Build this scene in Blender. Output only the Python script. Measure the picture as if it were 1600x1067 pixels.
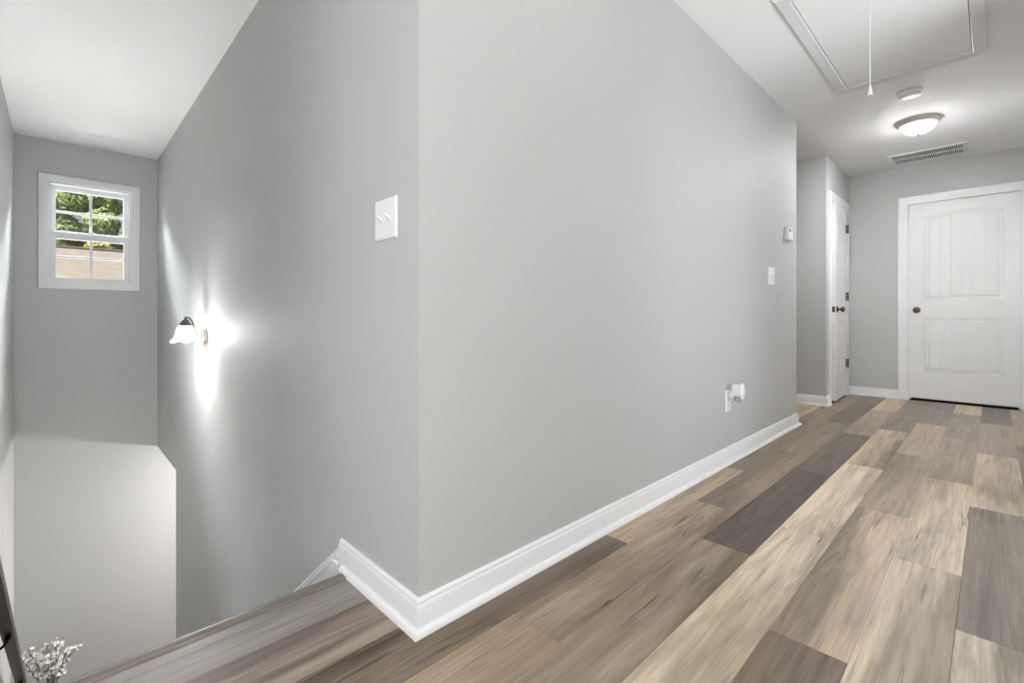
import bpy, bmesh, math, random
from mathutils import Vector, Matrix

scene = bpy.context.scene
COL = scene.collection
for o in list(bpy.data.objects):
    bpy.data.objects.remove(o, do_unlink=True)

# ------------------------------------------------------------------ camera
FPX, CYPX, YAW = 730.46, 494.69, 0.79998
cam_d = bpy.data.cameras.new('camera')
cam_d.sensor_width = 36.0
cam_d.lens = FPX / 1600 * 36.0
cam_d.shift_y = -(533.5 - CYPX) / 1600
cam_d.clip_start = 0.02
cam_d.clip_end = 300
cam = bpy.data.objects.new('camera', cam_d)
cam.location = (1.1055, -0.715, 0.870)
cam.rotation_euler = (math.pi / 2, 0, YAW)
COL.objects.link(cam)
scene.camera = cam

# ------------------------------------------------------------------ light and exposure
vs = scene.view_settings
vs.view_transform = 'Standard'
vs.look = 'None'
vs.gamma = 1.0
vs.use_curve_mapping = False
vs.exposure = 2.4

world = bpy.data.worlds.new('sky')
scene.world = world
world.use_nodes = True
wn = world.node_tree
bg = wn.nodes['Background']
sky = wn.nodes.new('ShaderNodeTexSky')
sky.sky_type = 'HOSEK_WILKIE'
sky.turbidity = 7.0
sky.sun_direction = Vector((0.55, -0.45, 0.70)).normalized()
pale = wn.nodes.new('ShaderNodeHueSaturation')   # thin high cloud: a paler sky
pale.inputs['Saturation'].default_value = 0.4
wn.links.new(sky.outputs[0], pale.inputs['Color'])
wn.links.new(pale.outputs[0], bg.inputs[0])
bg.inputs[1].default_value = 0.5

LX_ = -4.727   # inner face of the window wall
def lamp(name, kind, loc, energy, color=(1, 1, 1), rot=(0, 0, 0), **kw):
    d = bpy.data.lights.new(name, kind)
    d.energy = energy
    d.color = color
    for k, v in kw.items():
        setattr(d, k, v)
    o = bpy.data.objects.new(name, d)
    o.location = loc
    o.rotation_euler = rot
    COL.objects.link(o)
    return o

# sun on the trees and the neighbouring roof (comes over the house, never enters the window)
sd = Vector((0.55, -0.45, 0.70)).normalized()
sun = lamp('sun', 'SUN', (0, 0, 30), 1.5, (1.0, 0.97, 0.92), angle=0.01)
sun.rotation_euler = sd.to_track_quat('Z', 'Y').to_euler()
# unseen back window daylight plus an added side fill, tilted up at the ceiling
lamp('loft_daylight', 'AREA', (0.55, -3.60, 1.10), 5.6, (0.93, 0.965, 1.0), (math.pi / 2 + 0.25, 0, 0),
     shape='RECTANGLE', size=1.9, size_y=1.3)
lamp('loft_side_fill', 'AREA', (2.70, -1.5, 1.10), 13, (0.93, 0.965, 1.0), (0, math.pi / 2 + 0.35, 0),
     shape='RECTANGLE', size=1.3, size_y=1.9)
# added fill with no fixture, thrown up at the loft ceiling behind the camera
lamp('bounce_fill', 'AREA', (1.55, -1.55, 1.70), 2.4, (1.0, 0.985, 0.97), (math.pi, 0, 0), shape='DISK', size=0.35)
# added fill for the hall, sent through an unseen doorway in the right wall
lamp('doorway_fill', 'AREA', (2.45, 1.95, 0.95), 9.0, (0.93, 0.965, 1.0), (0, math.pi / 2 + 0.68, 0),
     shape='RECTANGLE', size=1.2, size_y=0.9)
# daylight through the stair window: skylight from above, sunlit ground and roofs from below
lamp('window_skylight', 'AREA', (LX_ - 1.3, -0.49, 2.95), 380, (0.88, 0.94, 1.0), (0, -math.pi / 2 + 0.75, 0),
     shape='RECTANGLE', size=0.8, size_y=1.6)
lamp('window_groundlight', 'AREA', (LX_ - 1.3, -0.49, 0.55), 28, (1.0, 0.99, 0.96), (0, -math.pi / 2 - 0.65, 0),
     shape='RECTANGLE', size=0.8, size_y=1.6)
# the hall's second ceiling lamp, over the landing
lamp('landing_lamp', 'POINT', (0.75, 0.5, 2.30), 0.9, (1.0, 0.98, 0.96), shadow_soft_size=0.14)
# hanging lamp of the lower hall, behind the stairwell wall
lamp('lower_hall_lamp', 'POINT', (-4.05, 1.25, -0.77), 22, (1.0, 0.985, 0.96), shadow_soft_size=0.07)

# ------------------------------------------------------------------ dimensions
CEIL = 2.44
LX = -4.727      # window wall of the stairwell
WY = -0.986      # outer wall of the stairwell
YH = 3.553       # end of the hall wall
YC = 4.645       # closet block, face towards the stairs
XC = -0.028      # closet block, face towards the hall
YF = 5.683       # end wall with the big door
XR = 1.42        # right hall wall
ZH = -0.4256     # ceiling of the lower hall
XH = -3.701      # end of the stairwell wall on the lower level
ZL = -2.925      # lower floor
YB = -3.5        # back wall of the loft
XLOFT = 2.6

# ------------------------------------------------------------------ materials
def s2l(c):
    return tuple(((v / 255) / 12.92 if v / 255 <= 0.04045 else ((v / 255 + 0.055) / 1.055) ** 2.4) for v in c)

def mat(name, srgb, rough=0.5, metal=0.0, spec=0.5, noise=0.0, nscale=60, bump=0.0, emit=None, estr=0.0):
    m = bpy.data.materials.new(name)
    m.use_nodes = True
    nt = m.node_tree
    b = nt.nodes['Principled BSDF']
    c = s2l(srgb)
    b.inputs['Base Color'].default_value = (*c, 1)
    b.inputs['Roughness'].default_value = rough
    b.inputs['Metallic'].default_value = metal
    b.inputs['Specular IOR Level'].default_value = spec
    if noise or bump:
        tc = nt.nodes.new('ShaderNodeTexCoord')
        n = nt.nodes.new('ShaderNodeTexNoise')
        n.inputs['Scale'].default_value = nscale
        n.inputs['Detail'].default_value = 3
        nt.links.new(tc.outputs['Object'], n.inputs['Vector'])
        if noise:
            r = nt.nodes.new('ShaderNodeMapRange')
            r.inputs[3].default_value = 1 - noise
            r.inputs[4].default_value = 1 + noise
            nt.links.new(n.outputs[0], r.inputs[0])
            mx = nt.nodes.new('ShaderNodeVectorMath')
            mx.operation = 'SCALE'
            mx.inputs[0].default_value = c
            nt.links.new(r.outputs[0], mx.inputs['Scale'])
            nt.links.new(mx.outputs[0], b.inputs['Base Color'])
        if bump:
            bp = nt.nodes.new('ShaderNodeBump')
            bp.inputs['Strength'].default_value = bump
            bp.inputs['Distance'].default_value = 0.002
            nt.links.new(n.outputs[0], bp.inputs['Height'])
            nt.links.new(bp.outputs[0], b.inputs['Normal'])
    if emit:
        b.inputs['Emission Color'].default_value = (*s2l(emit), 1)
        b.inputs['Emission Strength'].default_value = estr
    return m

M_WALL = mat('grey wall paint', (189, 189, 188), 0.62, spec=0.25, bump=0.04, nscale=220)
M_CEIL = mat('white ceiling paint', (246, 246, 245), 0.8, spec=0.15, bump=0.03, nscale=200)
M_TRIM = mat('white trim paint', (231, 231, 231), 0.32, spec=0.45, bump=0.01, nscale=90)
M_DOOR = mat('white door paint', (229, 229, 228), 0.38, spec=0.4, bump=0.02, nscale=140)
M_PLAST = mat('white plastic', (238, 238, 238), 0.3, spec=0.5)
M_PLAST2 = mat('off-white plastic', (222, 222, 220), 0.35, spec=0.5)
M_SLOT = mat('dark slot', (60, 60, 58), 0.6)
M_DARK = mat('dark void', (22, 21, 20), 0.9)
M_NICK = mat('brushed nickel', (196, 188, 176), 0.32, metal=1.0, bump=0.02, nscale=300)
M_NICKD = mat('dark nickel', (120, 112, 104), 0.35, metal=1.0)
M_PLATE = mat('satin nickel', (120, 114, 107), 0.5, metal=0.7)
M_RIM = mat('pale nickel', (214, 206, 195), 0.45, metal=0.55)
M_BRONZE = mat('dark bronze', (108, 102, 94), 0.24, metal=1.0)
M_HINGE = mat('aged nickel', (92, 88, 82), 0.4, metal=1.0)
M_BLACK = mat('black iron', (24, 23, 22), 0.5, metal=0.6)
M_GLOW = mat('lit frosted glass', (250, 248, 244), 0.4, emit=(252, 252, 255), estr=40.0)
# uneven glow set by face direction: strongest downward, to limit the ceiling halo
_nt = M_GLOW.node_tree
_g = _nt.nodes.new('ShaderNodeNewGeometry')
_s = _nt.nodes.new('ShaderNodeSeparateXYZ')
_r = _nt.nodes.new('ShaderNodeMapRange')
_r.inputs[1].default_value, _r.inputs[2].default_value = -0.72, -1.0
_r.inputs[3].default_value, _r.inputs[4].default_value = 5.5, 132.0
_nt.links.new(_g.outputs['Normal'], _s.inputs[0])
_nt.links.new(_s.outputs[2], _r.inputs[0])
_nt.links.new(_r.outputs[0], _nt.nodes['Principled BSDF'].inputs['Emission Strength'])
M_SHADE = mat('lit white bell glass', (250, 248, 244), 0.35, emit=(254, 253, 255), estr=15.0)
# glow painted by face direction: room side raised, wall side held down against glare
_nt = M_SHADE.node_tree
_g = _nt.nodes.new('ShaderNodeNewGeometry')
_s = _nt.nodes.new('ShaderNodeSeparateXYZ')
_r = _nt.nodes.new('ShaderNodeMapRange')
_r.inputs[1].default_value, _r.inputs[2].default_value = 0.05, -0.9
_r.inputs[3].default_value, _r.inputs[4].default_value = 3.0, 95.0
_nt.links.new(_g.outputs['Normal'], _s.inputs[0])
_nt.links.new(_s.outputs[1], _r.inputs[0])
_nt.links.new(_r.outputs[0], _nt.nodes['Principled BSDF'].inputs['Emission Strength'])
M_BULB = mat('lit bulb', (255, 250, 240), 0.4, emit=(255, 252, 248), estr=80.0)
M_SUB = mat('subfloor', (120, 104, 88), 0.7, noise=0.1, nscale=8)
M_ROOF = mat('tan shingles', (150, 141, 132), 0.9, noise=0.16, nscale=3.0)
M_SIDE = mat('pale siding', (205, 200, 190), 0.8, noise=0.05, nscale=4)
M_FLASH = mat('dark ridge cap', (96, 84, 74), 0.9, noise=0.1, nscale=6)
M_GRASS = mat('lawn', (92, 112, 58), 0.95, noise=0.25, nscale=2)
M_BARK = mat('bark', (82, 66, 52), 0.9, noise=0.25, nscale=12)
M_PETAL = mat('white petals', (236, 234, 226), 0.6)
M_TWIG = mat('grey twig', (92, 86, 78), 0.8)
M_VASE = mat('stoneware', (206, 203, 196), 0.45, noise=0.04, nscale=20)

def leaf_mat(name, a, b):
    m = bpy.data.materials.new(name)
    m.use_nodes = True
    nt = m.node_tree
    p = nt.nodes['Principled BSDF']
    p.inputs['Roughness'].default_value = 0.7
    p.inputs['Specular IOR Level'].default_value = 0.2
    tc = nt.nodes.new('ShaderNodeTexCoord')
    n = nt.nodes.new('ShaderNodeTexNoise')
    n.inputs['Scale'].default_value = 0.9
    n.inputs['Detail'].default_value = 4
    r = nt.nodes.new('ShaderNodeValToRGB')
    r.color_ramp.elements[0].position = 0.36
    r.color_ramp.elements[0].color = (*s2l(a), 1)
    r.color_ramp.elements[1].position = 0.64
    r.color_ramp.elements[1].color = (*s2l(b), 1)
    nt.links.new(tc.outputs['Object'], n.inputs['Vector'])
    nt.links.new(n.outputs[0], r.inputs[0])
    nt.links.new(r.outputs[0], p.inputs['Base Color'])
    return m

def glass_mat():
    m = bpy.data.materials.new('window glass')
    m.use_nodes = True
    nt = m.node_tree
    nt.nodes.clear()
    out = nt.nodes.new('ShaderNodeOutputMaterial')
    tr = nt.nodes.new('ShaderNodeBsdfTransparent')
    tr.inputs[0].default_value = (0.96, 0.97, 0.96, 1)
    gl = nt.nodes.new('ShaderNodeBsdfGlossy')
    gl.inputs['Roughness'].default_value = 0.03
    fr = nt.nodes.new('ShaderNodeFresnel')
    fr.inputs[0].default_value = 1.45
    mx = nt.nodes.new('ShaderNodeMixShader')
    nt.links.new(fr.outputs[0], mx.inputs[0])
    nt.links.new(tr.outputs[0], mx.inputs[1])
    nt.links.new(gl.outputs[0], mx.inputs[2])
    nt.links.new(mx.outputs[0], out.inputs[0])
    return m
M_GLASS = glass_mat()

def wood_mat(name, axis='Y', gloss=0.42):
    """oak print: object colour = main tone; object properties: second = brightness of the second tone,
    grad = drift across the width, seed = where in the grain the piece was cut, crack = how cracked it is"""
    m = bpy.data.materials.new(name)
    m.use_nodes = True
    nt = m.node_tree
    N, Lk = nt.nodes, nt.links
    p = N['Principled BSDF']
    def attr(nm):
        a = N.new('ShaderNodeAttribute')
        a.attribute_type = 'OBJECT'
        a.attribute_name = nm
        return a.outputs['Fac']
    def mth(op, a, b=None, c=None, clamp=False):
        n = N.new('ShaderNodeMath')
        n.operation = op
        n.use_clamp = clamp
        for i, v in enumerate((a, b, c)):
            if v is None:
                continue
            if isinstance(v, (int, float)):
                n.inputs[i].default_value = v
            else:
                Lk.new(v, n.inputs[i])
        return n.outputs[0]
    tc = N.new('ShaderNodeTexCoord')
    sp = N.new('ShaderNodeSeparateXYZ')
    Lk.new(tc.outputs['Object'], sp.inputs[0])
    X, Y = (sp.outputs[0], sp.outputs[1]) if axis == 'Y' else (sp.outputs[1], sp.outputs[0])
    seed = attr('seed')
    def vec(x, y, z):
        c = N.new('ShaderNodeCombineXYZ')
        for i, v in enumerate((x, y, z)):
            if isinstance(v, (int, float)):
                c.inputs[i].default_value = v
            else:
                Lk.new(v, c.inputs[i])
        return c.outputs[0]
    def noise(sx, sy, zoff, detail=3.0, rough=0.55):
        n = N.new('ShaderNodeTexNoise')
        n.inputs['Scale'].default_value = 1.0
        n.inputs['Detail'].default_value = detail
        n.inputs['Roughness'].default_value = rough
        Lk.new(vec(mth('MULTIPLY', X, sx), mth('MULTIPLY', Y, sy), mth('ADD', seed, zoff)), n.inputs['Vector'])
        return n.outputs[0]
    # broad tone drift, in streaks along the board
    n1 = noise(13, 1.5, 0.0, 3.0)
    g = mth('MULTIPLY', mth('MULTIPLY', X, 5.5), attr('grad'))
    t = mth('ADD', mth('MULTIPLY', mth('SUBTRACT', n1, 0.5), 3.6), mth('ADD', g, 0.42), clamp=True)
    # cathedral figure: rings around a few long islands
    n2 = noise(8, 0.55, 11.0, 2.0, 0.5)
    ring = mth('SINE', mth('MULTIPLY', mth('ADD', n2, mth('MULTIPLY', noise(40, 3, 5.0, 3.0), 0.07)), 190.0))
    gate = mth('MULTIPLY', mth('SUBTRACT', noise(6, 1.1, 23.0, 1.0), 0.47), 7.0, clamp=True)
    fig = mth('MULTIPLY', mth('MULTIPLY', ring, gate), 0.10)
    # fine fibre
    fib = mth('MULTIPLY', mth('SUBTRACT', noise(230, 6, 3.0, 4.0, 0.65), 0.5), 0.8)
    med = mth('MULTIPLY', mth('SUBTRACT', noise(60, 2.2, 7.0, 4.0, 0.6), 0.5), 0.95)
    # dark smudges and knots
    kn = noise(16, 1.2, 41.0, 4.0)
    smudge = mth('MULTIPLY', mth('SUBTRACT', kn, 0.55), 4.5, clamp=True)
    # hairline cracks
    cn = noise(11, 0.55, 57.0, 3.5, 0.6)
    line = mth('SUBTRACT', 1.0, mth('MULTIPLY', mth('ABSOLUTE', mth('SUBTRACT', cn, 0.5)), 62.0), clamp=True)
    cg = mth('MULTIPLY', mth('SUBTRACT', noise(9, 1.6, 71.0, 3.0), 0.49), 9.0, clamp=True)
    crack = mth('MULTIPLY', mth('MULTIPLY', line, cg), attr('crack'))
    sec = attr('second')
    mul = mth('ADD', mth('MULTIPLY', t, mth('SUBTRACT', sec, 1.0)), 1.0)
    mul = mth('MULTIPLY', mul, mth('ADD', 1.0, mth('ADD', fig, mth('ADD', fib, med))))
    mul = mth('MULTIPLY', mul, mth('SUBTRACT', 1.0, mth('MULTIPLY', smudge, 0.42)))
    mul = mth('MULTIPLY', mul, mth('SUBTRACT', 1.0, mth('MULTIPLY', crack, 0.85)))
    oi = N.new('ShaderNodeObjectInfo')
    sc = N.new('ShaderNodeVectorMath')
    sc.operation = 'SCALE'
    Lk.new(oi.outputs['Color'], sc.inputs[0])
    Lk.new(mul, sc.inputs['Scale'])
    # darker streaks are a little greyer
    hs = N.new('ShaderNodeHueSaturation')
    Lk.new(sc.outputs[0], hs.inputs['Color'])
    Lk.new(mth('ADD', 0.66, mth('MULTIPLY', n1, 0.42)), hs.inputs['Saturation'])
    Lk.new(hs.outputs[0], p.inputs['Base Color'])
    p.inputs['Roughness'].default_value = gloss
    p.inputs['Specular IOR Level'].default_value = 0.4
    bp = N.new('ShaderNodeBump')
    bp.inputs['Strength'].default_value = 0.22
    bp.inputs['Distance'].default_value = 0.0012
    Lk.new(mth('ADD', mth('ADD', fib, med), mth('MULTIPLY', crack, -0.6)), bp.inputs['Height'])
    Lk.new(bp.outputs[0], p.inputs['Normal'])
    return m
M_WOOD = wood_mat('oak plank', 'Y')
M_RAIL = wood_mat('dark stained oak', 'X', 0.35)

def wood(o, srgb, second=0.75, grad=0.0, crack=0.3, seed=None):
    o.color = (*(min(1.0, c * 1.10) for c in s2l(srgb)), 1)
    o['second'] = float(second)
    o['grad'] = float(grad)
    o['crack'] = float(crack)
    o['seed'] = float(RNG.uniform(0, 400) if seed is None else seed)
    return o
RNG = random.Random(7)

# ------------------------------------------------------------------ helpers
WLOC = {}

def tag(o, label=None, cat=None, group=None, kind=None):
    if label: o['label'] = label
    if cat: o['category'] = cat
    if group: o['group'] = group
    if kind: o['kind'] = kind
    return o

def thing(name, loc, label, cat, group=None, kind=None):
    o = bpy.data.objects.new(name, None)
    o.empty_display_size = 0.05
    o.location = loc
    COL.objects.link(o)
    WLOC[o] = Vector(loc)
    return tag(o, label, cat, group, kind)

def mk(name, verts, faces, m, parent=None, smooth=False, auto=None, fix=True):
    """one mesh object; verts are world coordinates"""
    vs_ = [Vector(v) for v in verts]
    lo = Vector((min(v[i] for v in vs_) for i in range(3)))
    hi = Vector((max(v[i] for v in vs_) for i in range(3)))
    c = (lo + hi) / 2
    me = bpy.data.meshes.new(name)
    me.from_pydata([v - c for v in vs_], [], faces)
    if fix:
        bm = bmesh.new()
        bm.from_mesh(me)
        bmesh.ops.recalc_face_normals(bm, faces=bm.faces)
        bm.to_mesh(me)
        bm.free()
    if smooth or auto:
        for p in me.polygons:
            p.use_smooth = True
        if auto:
            me.set_sharp_from_angle(angle=math.radians(auto))
    me.materials.append(m)
    o = bpy.data.objects.new(name, me)
    COL.objects.link(o)
    WLOC[o] = c
    if parent is not None:
        o.parent = parent
        o.location = c - WLOC[parent]
    else:
        o.location = c
    return o

class MB:
    def __init__(s):
        s.v, s.f = [], []
    def add(s, v, f):
        n = len(s.v)
        s.v += [tuple(a) for a in v]
        s.f += [tuple(i + n for i in q) for q in f]
        return s
    def box(s, x0, x1, y0, y1, z0, z1):
        v = [(x, y, z) for x in (x0, x1) for y in (y0, y1) for z in (z0, z1)]
        return s.add(v, [(0, 1, 3, 2), (4, 6, 7, 5), (0, 4, 5, 1), (2, 3, 7, 6), (0, 2, 6, 4), (1, 5, 7, 3)])
    def cbox(s, x0, x1, y0, y1, z0, z1, b, faces='XYZxyz'):
        """box with all edges chamfered"""
        bm = bmesh.new()
        bmesh.ops.create_cube(bm, size=1)
        for v in bm.verts:
            v.co = Vector(((x0 + x1) / 2 + v.co.x * (x1 - x0), (y0 + y1) / 2 + v.co.y * (y1 - y0), (z0 + z1) / 2 + v.co.z * (z1 - z0)))
        bmesh.ops.bevel(bm, geom=bm.edges[:], offset=b, segments=2, affect='EDGES', profile=0.5)
        bm.verts.index_update()
        s.add([v.co.copy() for v in bm.verts], [[v.index for v in f.verts] for f in bm.faces])
        bm.free()
        return s
    def lathe(s, prof, c=(0, 0, 0), axis='z', n=32, xf=None):
        v, f = [], []
        for r, h in prof:
            for k in range(n):
                a = 2 * math.pi * k / n
                p = Vector((r * math.cos(a), r * math.sin(a), h))
                if axis == 'x': p = Vector((h, p.x, p.y))
                if axis == 'y': p = Vector((p.x, h, p.y))
                if axis == '-y': p = Vector((p.x, -h, p.y))
                if axis == '-z': p = Vector((p.x, p.y, -h))
                if xf: p = xf(p, a)
                v.append(Vector(c) + p)
        for i in range(len(prof) - 1):
            for k in range(n):
                f.append((i * n + k, i * n + (k + 1) % n, (i + 1) * n + (k + 1) % n, (i + 1) * n + k))
        if prof[0][0] > 1e-6: f.append(tuple(range(n)))
        if prof[-1][0] > 1e-6: f.append(tuple(range((len(prof) - 1) * n, len(prof) * n)))
        return s.add(v, f)
    def tube(s, pts, r, n=8):
        pts = [Vector(p) for p in pts]
        rs = r if isinstance(r, (list, tuple)) else [r] * len(pts)
        v, f = [], []
        up = None
        for i, p in enumerate(pts):
            d = (pts[min(i + 1, len(pts) - 1)] - pts[max(i - 1, 0)]).normalized()
            if up is None:
                up = Vector((0, 0, 1)) if abs(d.z) < 0.9 else Vector((1, 0, 0))
            a = d.cross(up).normalized()
            b = a.cross(d).normalized()
            up = b
            for k in range(n):
                t = 2 * math.pi * k / n
                v.append(p + a * math.cos(t) * rs[i] + b * math.sin(t) * rs[i])
        for i in range(len(pts) - 1):
            for k in range(n):
                f.append((i * n + k, i * n + (k + 1) % n, (i + 1) * n + (k + 1) % n, (i + 1) * n + k))
        f.append(tuple(range(n)))
        f.append(tuple(range((len(pts) - 1) * n, len(pts) * n)))
        return s.add(v, f)
    def prism(s, poly, axis, a0, a1):
        """poly in the two other axes, extruded along axis"""
        def P(u, w, a):
            return {'x': (a, u, w), 'y': (u, a, w), 'z': (u, w, a)}[axis]
        n = len(poly)
        v = [P(u, w, a0) for u, w in poly] + [P(u, w, a1) for u, w in poly]
        f = [tuple(range(n)), tuple(range(n, 2 * n))] + [(i, (i + 1) % n, n + (i + 1) % n, n + i) for i in range(n)]
        return s.add(v, f)
    def sweep(s, prof, path, closed=False, z=0.0, frame=None):
        """prof (offset to the right of travel, height) along a mitred path in the floor plane"""
        P = [Vector((a, b, 0)) for a, b in path]
        n, m = len(P), len(prof)
        v, f = [], []
        for i in range(n):
            d0 = (P[i] - P[i - 1]).normalized() if (closed or i > 0) else None
            d1 = (P[(i + 1) % n] - P[i]).normalized() if (closed or i < n - 1) else None
            if d0 is None: d0 = d1
            if d1 is None: d1 = d0
            n0, n1 = Vector((d0.y, -d0.x, 0)), Vector((d1.y, -d1.x, 0))
            k = (n0 + n1) / (1 + n0.dot(n1))
            for o_, h in prof:
                q = P[i] + k * o_
                q.z = z + h
                v.append(frame(q) if frame else q)
        for i in range(n if closed else n - 1):
            for j in range(m):
                a, b = i * m + j, i * m + (j + 1) % m
                c, d = ((i + 1) % n) * m + (j + 1) % m, ((i + 1) % n) * m + j
                f.append((a, b, c, d))
        if not closed:
            f.append(tuple(range(m)))
            f.append(tuple(range((n - 1) * m, n * m)))
        return s.add(v, f)
    def build(s, name, m, parent=None, **kw):
        return mk(name, s.v, s.f, m, parent, **kw)

def struct(name, mb, m, label, cat, **kw):
    return tag(mb.build(name, m, **kw), label, cat, kind='structure')

# ------------------------------------------------------------------ shell
T = 0.12
floor = struct('floor', MB().box(-0.42, XLOFT + T, YB - T, 0.0, ZH, -0.008).box(-3.2, -T, T, YF + 1.0, ZH, -0.008).box(-T, XLOFT + T, 0.0, YF + 1.0, ZH, -0.008), M_SUB,
               'upper hall floor of mixed grey and brown oak-look planks', 'floor')
# ceiling of the upper storey
struct('ceiling', MB().box(LX - T, XLOFT + T, YB - T, YF + 1.0, CEIL, CEIL + 0.1), M_CEIL,
       'white flat ceiling above the hall and the stairwell', 'ceiling')
struct('wall_hall', MB().box(-T, 0, 0, YH, 0, CEIL).box(-3.2, -T, YH - T, YH, 0, CEIL), M_WALL,
       'long light grey hall wall with outlet and switch plate', 'wall')
struct('wall_stairwell', MB().box(LX - T, -T, 0.0, T, 0, CEIL).box(LX - T, -T, 0.0, T, ZH, 0).box(XH, -0.3, 0.0, T, ZL, ZH), M_WALL,
       'light grey stairwell wall carrying the lit sconce', 'wall')
# window wall with its opening
WY0, WY1, WZ0, WZ1 = -0.775, -0.205, 1.185, 2.07
struct('wall_window', MB().box(LX - T, LX, WY - T, WY0, ZL, CEIL).box(LX - T, LX, WY1, 3.2, ZL, CEIL)
       .box(LX - T, LX, WY0, WY1, ZL, WZ0).box(LX - T, LX, WY0, WY1, WZ1, CEIL), M_WALL,
       'tall grey end wall of the stairwell around the small window', 'wall')
struct('wall_outer', MB().box(LX, -0.44, WY - T, WY, ZL, CEIL).box(-0.56, -0.44, YB, WY - T, ZH, CEIL), M_WALL,
       'light grey outer stairwell wall carrying the handrail', 'wall')
struct('wall_closet', MB().box(-3.2, XC - T, YC, YC + T, 0, CEIL)
       .box(XC - T, XC, YC, 4.83, 0, CEIL).box(XC - T, XC, 5.53, YF + 0.05, 0, CEIL).box(XC - T, XC, 4.83, 5.53, 2.05, CEIL), M_WALL,
       'light grey closet corner beside the narrow door', 'wall')
struct('wall_end', MB().box(-3.2, 0.486, YF, YF + T, 0, CEIL).box(1.284, XR + T, YF, YF + T, 0, CEIL)
       .box(0.486, 1.284, YF, YF + T, 2.045, CEIL), M_WALL, 'light grey end wall around the wide white door', 'wall')
struct('wall_right', MB().box(XR, XR + T, 0.9, 1.5, 0, CEIL).box(XR, XR + T, 2.35, YF + 1.0, 0, CEIL).box(XR, XR + T, 1.5, 2.35, 2.05, CEIL).box(XR + T, XLOFT + T, 0.9, 0.9 + T, 0, CEIL)
       .box(XLOFT, XLOFT + T, YB - T, -2.5, 0, CEIL).box(XLOFT, XLOFT + T, -0.5, YF + 1.0, 0, CEIL)
       .box(XLOFT, XLOFT + T, -2.5, -0.5, 0, 0.5).box(XLOFT, XLOFT + T, -2.5, -0.5, 1.9, CEIL), M_WALL, 'grey right wall of the hall and the loft', 'wall')
struct('wall_back', MB().box(-0.56, -0.45, YB - T, YB, 0, CEIL).box(1.55, XLOFT, YB - T, YB, 0, CEIL)
       .box(-0.45, 1.55, YB - T, YB, 0, 0.65).box(-0.45, 1.55, YB - T, YB, 2.05, CEIL), M_WALL,
       'grey back wall of the loft with a wide window opening', 'wall')
struct('wall_side_passage', MB().box(-3.32, -3.2, YH - T, YF + 1.0, 0, CEIL).box(-3.2, XLOFT, YF + 1.0 - T, YF + 1.0, 0, CEIL), M_WALL,
       'grey wall closing the side passage and the far room', 'wall')
# lower hall
struct('floor_lower', MB().box(LX - T, 0, WY - T, 3.2, ZL - 0.1, ZL), M_SUB, 'brown floor of the lower hall', 'floor')
struct('ceiling_lower', MB().box(LX, -0.3, T, 3.2, ZH, ZH + 0.08), M_CEIL, 'white ceiling of the lower hall', 'ceiling')
struct('wall_lower', MB().box(LX, -0.3, 3.2, 3.3, ZL, ZH).box(-1.6, -1.5, T, 3.2, ZL, ZH).box(-0.42, -0.30, WY, 0.0, ZL, ZH), M_WALL,
       'grey walls closing the lower hall', 'wall')

# ------------------------------------------------------------------ planks
SEAM0, PW, PLEN = 0.127, 0.181, 1.21
# column index: 0 is [0.127, 0.308]; joints = y of one end joint
JOINT = {-6: 0.5, -5: 0.1, -4: 0.8, -3: -1.05, -2: 0.31, -1: 0.855, 0: 0.245, 1: 1.10, 2: 1.44, 3: 0.707, 4: 1.455, 5: 1.08, 6: 1.52, 7: 0.9}
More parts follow.
